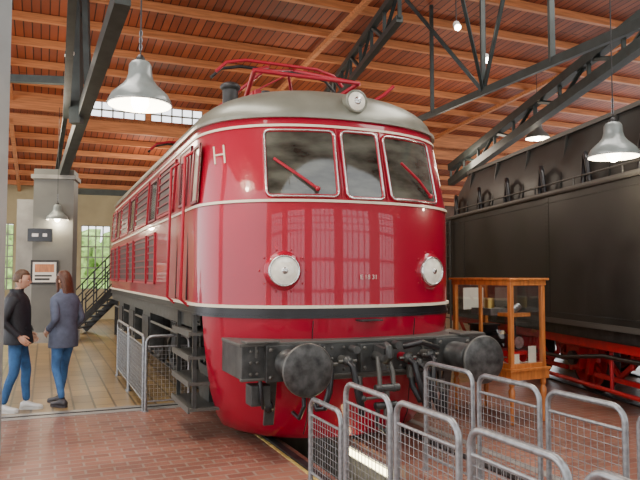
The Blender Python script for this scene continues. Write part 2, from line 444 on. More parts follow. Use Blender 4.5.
for sx in (-1,1):
    x=sx*.875; z=.90
    M=Matrix.Translation((x,0,z))@Matrix.Rotation(math.pi/2,4,'X')
    mb.lathe([(.001,.010),(.12,.008),(.2,.002),(.215,-.010)],BUFF,M,36)
    mb.lathe([(.215,-.010),(.222,-.02),(.222,-.035),(.19,-.045),(.08,-.07),(.075,-.3)],TENDE,M,36)
    mb.lathe([(.10,-.2),(.125,-.21),(.125,-.5),(.16,-.53),(.16,-.57)],BEAMM,M,24)
    mb.box((x-.2,.5,z-.16),(x+.2,.57,z+.16),BEAMM)
    for ax in (-.16,.16):
        for az in (-.12,.12): mb.sphere((x+ax,.5,z+az),.02,TENDE,8,5)
mb.box((-.16,.49,.78),(.16,.57,1.04),BEAMM)
for ax in (-.12,.12):
    for az in (.82,1.0): mb.sphere((ax,.49,az),.02,TENDE,8,5)
mb.tube([(0,.56,.93),(0,.40,.93),(0,.30,.91),(0,.23,.95),(0,.24,1.03),(0,.31,1.06)],[.05,.05,.045,.04,.032,.02],BEAMM,10)
mb.beam((0,.5,.97),(0,.3,.95),.05,.12,BEAMM)
for sx in (-1,1): mb.tube([(sx*.05,.36,.93),(sx*.07,.30,.8),(sx*.07,.28,.66)],.022,TENDE,8); mb.sphere((sx*.07,.28,.66),.04,BEAMM,10,6)
mb.cyl((-.12,.28,.66),(.12,.28,.66),.035,BEAMM); mb.cyl((0,.28,.66),(0,.30,.40),.026,TENDE)
mb.cyl((-.11,.30,.5),(.11,.30,.5),.033,BEAMM)
mb.tube([(-.08,.30,.5),(-.09,.32,.34),(0,.33,.26),(.09,.32,.34),(.08,.30,.5)],.022,BEAMM,8)
mb.cyl((-.24,.28,.58),(.0,.28,.58),.013,TENDE); mb.sphere((-.24,.28,.58),.03,BEAMM,10,6)
def hose(x,dx,z0=.86,low=.42,y=.5,r=.03):
    mb.cyl((x,.56,z0),(x,.42,z0),.04,REDD if dx>.15 else TENDE); mb.sphere((x,.42,z0),.05,BEAMM,10,7); mb.cyl((x-.09,.42,z0),(x+.09,.42,z0),.014,TENDE)
    mb.tube([(x,.42,z0),(x+dx*.1,.33,z0-.04),(x+dx*.4,.29,low+.16),(x+dx*.7,.31,low+.02),(x+dx,.38,low),(x+dx*1.2,.47,low+.12),(x+dx*1.2,.5,low+.22)],r,BLACK,10)
    mb.cyl((x+dx*1.2,.5,low+.2),(x+dx*1.2,.52,low+.32),r*1.3,TENDE)
hose(-.33,.13,.9,.42); hose(.30,.20,.9,.42); hose(.55,-.14,.92,.50); hose(-.52,-.12,.88,.50); hose(.42,.26,.84,.34)
mb.tube([(.28,.46,1.0),(.40,.34,1.05),(.62,.40,.98)],.028,BLACK)
mb.cyl((-.25,.5,1.0),(-.25,.38,1.0),.035,BEAMM); mb.cyl((.2,.5,1.02),(.2,.4,1.02),.04,BEAMM)
mb.box((-1.25,.5,1.08),(-.95,.7,1.10),TENDE); mb.box((.95,.5,1.08),(1.25,.7,1.10),TENDE)
for x in (-1.15,-.98): mb.box((x-.01,.55,.95),(x+.01,.57,1.09),TENDE)
mb.box((-.12,.56,1.24),(.12,.72,1.255),DARK)
mb.box((-.75,.62,.6),(-.6,.75,.76),BEAMM); mb.box((.5,.6,.62),(.66,.74,.76),BEAMM)
mb.tube([(-.68,.62,.64),(-.7,.55,.5),(-.72,.62,.38),(-.72,.78,.4)],.02,BLACK)
mb.box((-.7,.66,.70),(.7,.74,.76),TENDE)
for x in (-.95,.95): mb.beam((x,.72,.76),(x,.82,.30),.10,.03,BEAMM,(0,1,0)); 
for x in (-1.1,): mb.tube([(x,.6,.76),(x,.55,.6),(x+.03,.6,.5)],.018,BLACK)
mb.box((-1.18,.6,.52),(-1.0,.78,.7),BEAMM); mb.sphere((-1.0,.66,.5),(.05,.05,.06),BLACK,12,8)
mb.obj('buffer_beam',LOC,bevel=.006)
mb=MB()
for side in (-1,1):
    def X(z,o=0): return side*(prof(z)[0]+o)
    def pbox(y0,y1,z0,z1,o,m):
        xa,xb=X(z0,0),X(z0,o); xc,xd=X(z1,0),X(z1,o)
        vs=[(xa,y0,z0),(xb,y0,z0),(xd,y0,z1),(xc,y0,z1),(xa,y1,z0),(xb,y1,z0),(xd,y1,z1),(xc,y1,z1)]
        mb.add(vs,[(0,1,2,3),(7,6,5,4),(1,5,6,2),(2,6,7,3),(0,4,5,1)],m)
    def louvre(y0,y1,z0,z1):
        pbox(y0,y1,z0,z1,.006,LOUV)
        n=int((z1-z0)/.095)
        for k in range(n):
            z=z0+.05+k*(z1-z0-.03)/n; mb.beam((X(z,.014),y0+.03,z),(X(z,.014),y1-.03,z),.016,.022,SLAT)
        for a,b,c,d in ((y0,y0+.03,z0,z1),(y1-.03,y1,z0,z1),(y0,y1,z0,z0+.03),(y0,y1,z1-.03,z1)): pbox(a,b,c,d,.024,REDD)
    def swin(y0,y1,z0,z1,g=GLASS):
        pbox(y0,y1,z0,z1,.006,g)
        for a,b,c,d in ((y0,y0+.03,z0,z1),(y1-.03,y1,z0,z1),(y0,y1,z0,z0+.03),(y0,y1,z1-.03,z1)): pbox(a,b,c,d,.022,RUBBER)
    swin(1.62,1.92,2.42,3.04,PALE)
    pbox(2.12,2.72,1.42,3.08,.012,RED)
    for a,b,c,d in ((2.10,2.13,1.41,3.1),(2.71,2.74,1.41,3.1),(2.1,2.74,3.08,3.1)): pbox(a,b,c,d,.018,LOUV)
    swin(2.22,2.62,2.45,3.0)
    for y in (2.02,2.84):
        mb.tube([(X(1.35,.0),y,1.35),(X(1.4,.09),y,1.42),(X(2.95,.09),y,2.95),(X(3.0,0),y,3.02)],.017,REDD)
    for k,(a,b) in enumerate(((3.0,4.2),(4.35,5.0),(5.2,6.6),(6.8,7.5),(7.7,9.0),(9.2,9.9),(10.0,10.9))):
        if k%2==1: swin(a,b,2.45,3.06)
        else: louvre(a,b,2.45,3.10)
        if k>0: louvre(a,b,1.55,2.28)
mb.obj('side_panels',LOC)
mb=MB()
mb.box((-1.0,1.5,.95),(1.0,11.2,1.27),DARK)
for side in (-1,1):
    mb.box((side*1.42-.02,1.9,1.13),(side*1.42+.02,10.7,1.27),BEAMM)
    for y,r in ((2.75,.5),(4.6,.78),(6.4,.78),(8.2,.78),(10.0,.78)):
        M=Matrix.Translation((side*.66,y,r+.02))@Matrix.Rotation(side*math.pi/2,4,'Y')
        mb.lathe([(.001,.0),(r*.9,.0),(r*1.04,.0),(r*1.04,.03),(r,.035),(r,.14),(r*.86,.15),(r*.84,.09),(.2,.1),(.19,.17),(.001,.18)],DARK,M,36)
        for q in range(12):
            a=q*math.pi/6; mb.beam((side*.79,y+.15*math.cos(a),r+.02+.15*math.sin(a)),(side*.79,y+r*.86*math.cos(a),r+.02+r*.86*math.sin(a)),.05,.06,BEAMM)
        mb.cyl((-.66*side,y,r+.02),(side*.66,y,r+.02),.09,DARK)
        mb.box((side*1.02-.12,y-.16,r-.15),(side*1.02+.12,y+.16,r+.2),BEAMM)
    for y in (5.5,7.3,9.1):
        mb.box((side*1.3-.1,y-.4,.55),(side*1.3+.1,y+.4,1.13),BEAMM)
        mb.box((side*1.3-.12,y-.34,.62),(side*1.3+.12,y+.34,1.05),DARK)
    for y in (2.75,4.6,6.4,8.2,10.0):
        for k in range(5): mb.box((side*1.1-.05,y-.45+k*.07,1.08-k*.03),(side*1.1+.05,y+.45-k*.07,1.1-k*.03),TENDE)
    mb.tube([(side*1.38,2.9,.98),(side*1.38,10.6,.98)],.02,TENDE)
    for y in (1.66,2.5):
        mb.box((side*1.46-.02,y-.02,.3),(side*1.46+.02,y+.02,1.28),BEAMM)
        mb.box((side*1.2-.02,y-.02,.3),(side*1.2+.02,y+.02,1.28),BEAMM)
    for z in (.32,.58,.84,1.08):
        mb.box((side*1.34-.17,1.62,z-.015),(side*1.34+.17,2.54,z+.015),TENDE)
        mb.box((side*1.52-.01,1.62,z-.03),(side*1.52+.01,2.54,z+.03),TENDE)
    mb.box((side*1.15-.1,1.9,.3),(side*1.15+.1,2.35,.7),BEAMM)
mb.obj('running_gear',LOC)
mb=MB()
mb.cyl((-.95,2.25,3.5),(-.95,2.25,3.82),.09,DARK); mb.sphere((-.95,2.25,3.84),(.12,.12,.06),DARK)
mb.cyl((-.62,1.95,3.6),(-.62,1.95,3.75),.05,DARK)
mb.box((-.3,5.2,3.68),(.3,7.6,3.8),ROOFG)
INS=mat('insulator_brown',(.12,.03,.015),.2)
for yc in (3.3,9.0):
    for sx in (-.55,.55):
        for dy in (-.7,.7):
            M=Matrix.Translation((sx,yc+dy,3.56)); mb.lathe([(.05,0),(.09,.05),(.05,.08),(.09,.12),(.05,.15),(.09,.19),(.04,.23),(.03,.3)],INS,M,14)
        mb.beam((sx,yc-.85,3.88),(sx,yc+.85,3.88),.07,.07,REDD)
    for dy in (-.75,0,.75): mb.beam((-.6,yc+dy,3.89),(.6,yc+dy,3.89),.05,.05,REDD)
    for d in (-1,1):
        for sx in (-.52,.52):
            kn=(sx*1.3,yc+d*1.1,4.06)
            mb.tube([(sx,yc+d*.12,3.92),kn],.030,REDD); mb.tube([kn,(sx*.35,yc+d*.1,4.46)],.022,REDD)
        mb.tube([(-.68,yc+d*1.1,4.06),(.68,yc+d*1.1,4.06)],.024,REDD)
        mb.tube([(-.68,yc+d*1.1,4.06),(.18,yc+d*.1,4.46)],.012,REDD)
        mb.tube([(-.9,yc+d*.14,4.30),(-.76,yc+d*.14,4.44),(-.5,yc+d*.14,4.50),(.5,yc+d*.14,4.50),(.76,yc+d*.14,4.44),(.9,yc+d*.14,4.30)],.022,REDD if d<0 else DARK)
for x in (.75,):
    M=Matrix.Translation((x,1.95,3.48)); mb.lathe([(.06,0),(.1,.05),(.06,.08),(.1,.12),(.06,.15),(.1,.19),(.06,.22),(.1,.26),(.04,.3)],INS,M,14)
    mb.tube([(x,1.95,3.78),(x+.12,1.9,3.86),(x+.25,1.9,3.98)],.022,REDD); mb.tube([(x,1.95,3.8),(.4,2.4,3.95),(.5,2.6,3.9)],.014,DARK)
mb.tube([(-.3,1.9,3.72),(-.3,2.9,3.95),(-.3,5.2,3.95)],.012,DARK)
mb.obj('roof_gear',LOC)

# ================================================================== TENDER
TT=math.radians(8.75)
MT=Matrix.Translation((3.64,7.4,0))@Matrix.Rotation(TT,4,'Z')
mb=MB()
y0,y1=-2.4,6.6
def rrect(x0,x1,ya,yb,z,r=.25,n=6):
    pts=[]
    for cx,cy,a0 in ((x0+r,ya+r,180),(x1-r,ya+r,270),(x1-r,yb-r,0),(x0+r,yb-r,90)):
        for k in range(n+1):
            a=math.radians(a0+90*k/n); pts.append(V((cx+r*math.cos(a),cy+r*math.sin(a),z)))
    return pts
ZB=1.0
mb.loft([rrect(0,3.0,y0,y1,ZB),rrect(0,3.0,y0,y1,2.82)],TEND,cap0=True,cap1=True)
mb.loft([rrect(-.03,3.03,y0-.03,y1+.03,2.82),rrect(-.05,3.05,y0-.05,y1+.05,2.85),rrect(-.03,3.03,y0-.03,y1+.03,2.89)],TENDE,cap0=True,cap1=True)
mb.loft([rrect(.16,2.84,y0+.2,y1-.15,2.88),rrect(.18,2.82,y0+.3,y1-.2,3.3),rrect(.32,2.68,y0+.5,y1-.5,3.74)],TEND,cap1=True)
mb.loft([rrect(.29,2.71,y0+.47,y1-.47,3.74),rrect(.29,2.71,y0+.47,y1-.47,3.80)],TENDE,cap0=True,cap1=True)
COAL=mat('coal',(.012,.012,.012),.5,0,.5,12,1)
mb.sphere((1.5,2.0,3.7),(.95,3.2,.3),COAL,36,14,lambda p:p+V((0,0,.12*noise.noise(p*4))))
for y in (-1.2,2.1,5.4):
    mb.box((-.004,y-.05,ZB+.03),(0,y+.05,2.82),TEND)
    for k in range(30):
        z=ZB+.08+k*.057
        for s in (-.03,.03): mb.sphere((-.004,y+s,z),.008,TEND,6,4)
for z in (ZB+.15,2.72):
    for k in range(150):
        mb.sphere((-.001,y0+.2+k*.058,z),.009,TEND,6,4)
mb.box((-.012,y0+.2,ZB),(0,y1-.2,ZB+.07),TENDE)
for y in (-1.6,-.4,.8,2.0,3.2,4.4,5.6):
    mb.beam((.15,y,2.9),(.28,y,3.72),.04,.04,TEND)
    mb.tube([(.08,y+.3,2.9),(.04,y+.3,3.20),(.08,y+.40,3.30),(.12,y+.5,3.20),(.10,y+.5,2.9)],.035,BLACK)
mb.tube([(-.02,6.2,1.1),(-.12,6.25,1.2),(-.12,6.25,2.7),(-.02,6.2,2.8)],.02,TENDE)
mb.tube([(.02,y0+.3,3.0),(.02,5.8,3.0)],.014,TENDE)
for k in range(8): mb.cyl((.02,-1.9+k*1.1,2.88),(.02,-1.9+k*1.1,3.0),.015,TENDE)
for y in (6.0,6.4): mb.beam((-.06,y,.6),(-.06,y,2.8),.03,.03,TENDE)
for k in range(8): mb.cyl((-.06,6.0,.8+k*.25),(-.06,6.4,.8+k*.25),.012,TENDE)
mb.box((.1,y0+.1,.84),(2.9,y1-.1,ZB),DARK)
mb.box((.05,y0+.1,.86),(.11,y1-.1,.99),DARK); mb.box((.14,y0+.1,.72),(.20,y1-.1,.87),TRED)
for y in (-1.6,.15,1.95,3.7,5.4):
    for xs in (.62,2.2):
        M=Matrix.Translation((xs,y,.505))@Matrix.Rotation(-math.pi/2,4,'Y')
        mb.lathe([(.001,.1),(.1,.1),(.12,.05),(.36,.04),(.4,.09),(.44,.09)],TRED,M,32)
        mb.lathe([(.44,.09),(.48,.09),(.48,-.03),(.505,-.04),(.505,-.07),(.001,-.07)],DARK,M,32)
        for q in range(10):
            a=q*math.pi/5; xx=xs-.07
            mb.beam((xx,y+.1*math.cos(a),.505+.1*math.sin(a)),(xx,y+.4*math.cos(a),.505+.4*math.sin(a)),.04,.05,TRED)
    mb.box((.30,y-.13,.36),(.5,y+.13,.66),TRED); mb.cyl((.24,y,.5),(.32,y,.5),.10,DARK)
    for s in (-1,1):
        mb.beam((.4,y+s*.2,.3),(.4,y+s*.34,.76),.07,.08,TRED)
        mb.cyl((.34,y+s*.52,.5),(.34,y+s*.52,.76),.03,TRED)
    for k in range(6): mb.box((.31,y-.52+k*.07,.66+k*.018),(.41,y+.52-k*.07,.675+k*.018),TRED)
    mb.beam((.38,y+.34,.32),(.38,y+1.4,.32),.05,.06,TRED)
    mb.beam((.42,y+.34,.75),(.42,y+.9,.35),.04,.06,TRED); mb.beam((.42,y+1.4,.75),(.42,y+.9,.35),.04,.06,TRED)
mb.tube([(.2,y0,.2),(.2,y1,.22)],.03,TRED)
for y in (-1.9,-.6,.9,2.8,4.6): mb.cyl((.2,y,.2),(.2,y,.8),.025,TRED)
mb.tube([(.15,-2.2,.66),(.15,1,.64),(.25,2.2,.48),(.25,5,.48)],.03,BLACK)
mb.box((.55,y0-.2,0),(.62,y1+.2,.025),DARK); mb.box((2.1,y0-.2,0),(2.17,y1+.2,.025),DARK)
mb.obj('steam_locomotive_tender',M=MT)

# ================================================================== fences
def fence(p0,p1,h=.92):
    mb=MB(); p0=V((*p0,0));p1=V((*p1,0)); d=(p1-p0); L=d.length; d.normalize(); r=.09
    def q(s,z): return p0+d*s+V((0,0,z))
    pts=[q(0,0),q(0,h-r)]
    for k in range(1,6):
        a=math.pi/2*k/6; pts.append(q(r-r*math.cos(a),h-r+r*math.sin(a)))
    pts.append(q(r,h)); pts.append(q(L-r,h))
    for k in range(1,6):
        a=math.pi/2*k/6; pts.append(q(L-r+r*math.sin(a),h-r+r*math.cos(a)))
    pts+= [q(L,h-r),q(L,0)]
    mb.tube(pts,.019,GALV,10)
    zt=h-.13; zb=.12
    mb.tube([q(0,zt),q(L,zt)],.011,GALV); mb.tube([q(0,zb),q(L,zb)],.011,GALV)
    n=max(3,int(L/.048))
    for i in range(1,n): mb.tube([q(L*i/n,zb),q(L*i/n,zt)],.0026,GALV,4,caps=False)
    m=int((zt-zb)/.048)
    for i in range(1,m): mb.tube([q(0,zb+(zt-zb)*i/m),q(L,zb+(zt-zb)*i/m)],.0026,GALV,4,caps=False)
    for s in (0,L):
        mb.cyl(q(s,0),q(s,.012),.04,GALV,14)
    mb.obj('barrier_fence')
def lf(x0,y0,x1,y1,h=.92):
    a=W(x0,y0);b=W(x1,y1); fence((a.x,a.y),(b.x,b.y),h)
lf(-.9,-.10,-.9,-.68,.70); lf(-.9,-.76,-.9,-1.40); lf(-.9,-1.48,-.9,-2.12); lf(-.9,-2.22,-.9,-2.88); lf(-.9,-2.98,-.9,-3.7)
lf(.2,-.05,.2,-.73); lf(.2,-.81,.2,-1.47); lf(.2,-1.55,.2,-2.17); lf(.2,-2.27,.2,-2.9)
lf(-1.70,3.34,-1.17,3.34)
lf(-1.72,3.42,-1.72,4.9); lf(-1.72,5.0,-1.72,6.5)

# ================================================================== display case
DC=empty('display_case')
ang=math.atan2(.9,-.465)-math.pi/2
MD=Matrix.Translation((2.13,7.3,0))@Matrix.Rotation(ang,4,'Z')
mb=MB(); Lx,Ly=.54,1.02; zb,zt=.60,1.62
mb.box((-.02,-.02,zb-.1),(Lx+.02,Ly+.02,zb),WOODC); mb.box((-.035,-.035,zb),(Lx+.035,Ly+.035,zb+.03),WOODC)
for x,y in ((.03,.03),(Lx-.03,.03),(.03,Ly-.03),(Lx-.03,Ly-.03)):
    mb.lathe([(.001,0),(.02,.01),(.026,.05),(.018,.08),(.022,.12),(.034,.3),(.038,.38),(.022,.42),(.034,.44),(.034,.5)],WOODC,Matrix.Translation((x,y,0)),14)
    mb.box((x-.025,y-.025,zb),(x+.025,y+.025,zt),WOODC)
mb.box((-.005,-.005,zt-.06),(Lx+.005,.05,zt),WOODC); mb.box((-.005,Ly-.05,zt-.06),(Lx+.005,Ly+.005,zt),WOODC)
mb.box((-.005,0,zt-.06),(.05,Ly,zt),WOODC); mb.box((Lx-.05,0,zt-.06),(Lx+.005,Ly,zt),WOODC)
mb.box((-.03,-.03,zt),(Lx+.03,.06,zt+.025),WOODC); mb.box((-.03,Ly-.06,zt),(Lx+.03,Ly+.03,zt+.025),WOODC)
mb.box((-.03,.06,zt),(.06,Ly-.06,zt+.025),WOODC); mb.box((Lx-.06,.06,zt),(Lx+.03,Ly-.06,zt+.025),WOODC)
mb.box((0,.49,zb),(.03,.53,zt),WOODC)
mb.box((.005,.0,zb+.03),(.05,Ly,zb+.08),WOODC); mb.box((0,.005,zb+.03),(Lx,.05,zb+.08),WOODC)
for y in (.12,.9): mb.sphere((-.01,y,zb-.05),.012,BRASS,10,6)
mb.obj('frame',DC,bevel=.004)
mb=MB()
q=[(0,1,2,3)]
mb.add([(.02,.05,zb+.03),(.02,Ly-.05,zb+.03),(.02,Ly-.05,zt-.03),(.02,.05,zt-.03)],q,CLEAR)
mb.add([(.05,.02,zb+.03),(Lx-.05,.02,zb+.03),(Lx-.05,.02,zt-.03),(.05,.02,zt-.03)],q,CLEAR)
mb.add([(Lx-.02,.05,zb+.03),(Lx-.02,Ly-.05,zb+.03),(Lx-.02,Ly-.05,zt-.03),(Lx-.02,.05,zt-.03)],q,CLEAR)
mb.add([(.05,.05,zt+.01),(Lx-.05,.05,zt+.01),(Lx-.05,Ly-.05,zt+.01),(.05,Ly-.05,zt+.01)],q,CLEAR)
mb.add([(.05,Ly-.02,zb+.03),(Lx-.05,Ly-.02,zb+.03),(Lx-.05,Ly-.02,zt-.03),(.05,Ly-.02,zt-.03)],q,CLEAR)
mb.obj('glass_panes',DC)
mb=MB()
mb.box((.05,.05,zb+.03),(Lx-.05,Ly-.05,zb+.06),CARD)
# model steam engine
mb.box((.17,.14,zb+.16),(.38,.88,zb+.20),TRED); mb.cyl((.27,.16,zb+.30),(.27,.66,zb+.30),.085,BLACK); mb.box((.17,.62,zb+.20),(.38,.88,zb+.46),BLACK)
mb.box((.15,.60,zb+.46),(.40,.90,zb+.48),BLACK)
mb.cyl((.27,.24,zb+.36),(.27,.24,zb+.49),.03,BLACK); mb.sphere((.27,.42,zb+.38),.04,BRASS,12,8); mb.cyl((.27,.15,zb+.30),(.27,.16,zb+.30),.07,GALV)
for k in range(5):
    for xx in (.16,.39): mb.cyl((xx-.01,.22+k*.15,zb+.13),(xx+.01,.22+k*.15,zb+.13),.065,TRED,20)
mb.tube([(.14,.22,zb+.13),(.14,.82,zb+.13)],.01,GALV)
mb.box((.36,.10,zb+.06),(.48,.105,zb+.26),CARD); mb.box((.08,.08,zb+.06),(.2,.085,zb+.18),CARD)
mb.add([(.05,.06,zb+.60),(Lx-.05,.06,zb+.60),(Lx-.05,Ly-.06,zb+.60),(.05,Ly-.06,zb+.60)],q,CLEAR)
mb.box((.12,.45,zb+.60),(.38,.80,zb+.68),GALV); mb.cyl((.25,.62,zb+.68),(.25,.62,zb+.80),.06,BRASS); mb.box((.12,.12,zb+.6),(.42,.34,zb+.64),WOODC); mb.cyl((.2,.22,zb+.64),(.34,.22,zb+.72),.04,GALV)
mb.box((.10,Ly-.10,zb+.65),(.42,Ly-.09,zb+.92),CARD)
mb.obj('exhibits',DC)
DC.matrix_world=MD
# ================================================================== pendant lamps
def pendant(x,y,z,s=1,power=25,top=7.0):
    mb=MB(); M=Matrix.Translation((x,y,z))@Matrix.Scale(s,4)
    pr=[(.265,0),(.262,.03),(.235,.085),(.20,.12),(.15,.165),(.115,.21),(.10,.26),(.095,.34),(.075,.37),(.03,.385),(.001,.39)]
    mb.lathe(pr,LAMPG,M,36); mb.lathe([(r-.006,h-.004) for r,h in pr[:6]]+[(.001,.2)],LAMPW,M,36)
    mb.lathe([(.265,0),(.272,.003),(.268,.014),(.26,.01)],LAMPG,M,36)
    mb.sphere((0,0,.03),(.075,.075,.085),BULB,14,10,M=M)
    mb.lathe([(.035,.375),(.04,.4),(.02,.43),(.001,.44)],DARK,M,12)
    mb.tube([(x,y,z+.42*s),(x,y,z+.7*s)],.006,DARK,6)
    for k in range(3):
        zz=z+.5*s+k*.06; mb.tube([(x+.012*math.cos(t),y,zz+.03*math.sin(t)) for t in [i*math.pi/4 for i in range(8)]],.004,GALV,5,closed=True)
    mb.tube([(x,y,z+.6*s),(x,y,top)],.007,DARK,6)
    mb.obj('pendant_lamp')
    l=bpy.data.lights.new('lamp_bulb','POINT'); l.energy=power; l.color=(1,.85,.62); l.shadow_soft_size=.06
    o=bpy.data.objects.new('lamp_bulb_light',l); o.location=(x,y,z-.08); bpy.context.scene.collection.objects.link(o)
pendant(-1.53,5.45,3.12,1.0,30,7.6); pendant(3.19,7.0,2.96,1.0,30,7.4); pendant(-6.57,16.2,3.06,1,30,5.9); pendant(4.9,14.5,4.75,1,30,6.4)
def spot(x,y,z):
    mb=MB(); mb.cyl((x,y,z),(x,y-.12,z-.10),.06,WHITE); mb.sphere((x,y-.13,z-.11),.05,BULB,12,8); mb.cyl((x,y,z),(x,y,z+1.2),.01,DARK,6); mb.obj('ceiling_spotlight')
spot(2.35,11,6.0);spot(2.9,11.2,5.5);spot(-4.4,11.3,5.6)
def area(x,y,z,sx,sy,e,col,rx=0,ry=0,rz=0):  # area lamps added as fill under the roof, no fixture behind them
    l=bpy.data.lights.new('fill_area_light','AREA'); l.shape='RECTANGLE'; l.size=sx;l.size_y=sy;l.energy=e;l.color=col
    o=bpy.data.objects.new('fill_area_light',l); o.location=(x,y,z); o.rotation_euler=(rx,ry,rz); bpy.context.scene.collection.objects.link(o); return o
a=W(-3.5,1,6.9); area(a.x,a.y,a.z,2,6,360,(1,.95,.88),rz=TH)
a=W(3.5,0,6.9); area(a.x,a.y,a.z,2,6,360,(1,.95,.88),rz=TH)
a=W(-4.5,13.0,5.6); area(a.x,a.y,a.z,4,3,420,(1,.88,.66),rz=TH)
for x,y in ((-3,8),(3,10),(7,9),(0,15.5)):  # bare point lamps added to brighten the ceiling, no fixtures
    a=W(x,y,4.6); l=bpy.data.lights.new('ceiling_fill_light','POINT'); l.energy=130; l.color=(1,.86,.68); l.shadow_soft_size=.5
    o=bpy.data.objects.new('ceiling_fill_light',l); o.location=a; bpy.context.scene.collection.objects.link(o)

# ================================================================== PEOPLE
def skin_mesh(J,E,R,root):
    names=list(J); idx={n:i for i,n in enumerate(names)}
    me=bpy.data.meshes.new('sk'); me.from_pydata([J[n] for n in names],[(idx[a],idx[b]) for a,b in E],[])
    ob=bpy.data.objects.new('sk',me); bpy.context.scene.collection.objects.link(ob)
    ob.modifiers.new('s','SKIN')
    for n in names:
        sv=me.skin_vertices[0].data[idx[n]]; sv.radius=(R[n],R[n]); sv.use_root=(n==root)
    ss=ob.modifiers.new('ss','SUBSURF'); ss.levels=2; ss.render_levels=2
    bpy.context.view_layer.update()
    dg=bpy.context.evaluated_depsgraph_get()
    em=bpy.data.meshes.new_from_object(ob.evaluated_get(dg))
    bpy.data.objects.remove(ob)
    return em
def hand(mb,wr,d,side,m):
    d=V(d).normalized(); n=V((side,0,0)); n=(n-d*n.dot(d)).normalized()
    f=d.cross(n); 
    if f.y<0: f=-f
    wr=V(wr)
    def P(a,b,c): return wr+d*a+f*b+n*c
    rings=[]
    for a,w,t in ((-.02,.022,.018),(.0,.026,.017),(.03,.038,.016),(.06,.042,.015),(.085,.038,.012),(.092,.02,.006)):
        rings.append([P(a,w*math.cos(q),t*math.sin(q)) for q in [2*math.pi*k/12 for k in range(12)]])
    mb.loft(rings,m,cap0=True,cap1=True)
    for b,L in ((.03,.068),(.010,.078),(-.010,.072),(-.029,.056)):
        pts=[P(.075,b,0),P(.085+L*.4,b,-.006),P(.085+L*.75,b,-.022),P(.085+L*.9,b,-.040)]
        mb.tube(pts,[.0095,.009,.008,.0065],m,8); mb.sphere(pts[-1],.0066,m,8,5)
    pts=[P(.02,.03,-.004),P(.045,.052,-.012),P(.075,.058,-.022),P(.092,.056,-.03)]
    mb.tube(pts,[.013,.011,.0095,.007],m,8); mb.sphere(pts[-1],.007,m,8,5)
def shoe(mb,an,yaw,m,ms):
    M=Matrix.Translation((an[0],an[1],0))@Matrix.Rotation(yaw,4,'Z')
    rings=[]
    for y,w,h in ((-.075,.02,.05),(-.07,.032,.075),(-.03,.04,.10),(.02,.042,.095),(.07,.046,.07),(.12,.05,.055),(.16,.045,.048),(.185,.03,.04),(.195,.012,.03)):
        ring=[]
        for k in range(14):
            q=2*math.pi*k/14; ring.append(V((w*math.cos(q),y,max(.02,h/2+.012+(h/2)*math.sin(q)))))
        rings.append(ring)
    mb.loft(rings[::-1],m,cap0=True,cap1=True,M=M)
    sole=[V((w*1.04*s,y,0)) for y,w,s in ((-.08,.02,1),(-.05,.038,1),(.02,.038,1),(.1,.05,1),(.16,.047,1),(.2,.018,1),(.2,.018,-1),(.16,.047,-1),(.1,.05,-1),(.02,.038,-1),(-.05,.038,-1),(-.08,.02,-1))]
    mb.loft([sole,[p+V((0,0,.026)) for p in sole]],ms,cap0=True,cap1=True,smooth=False,M=M)
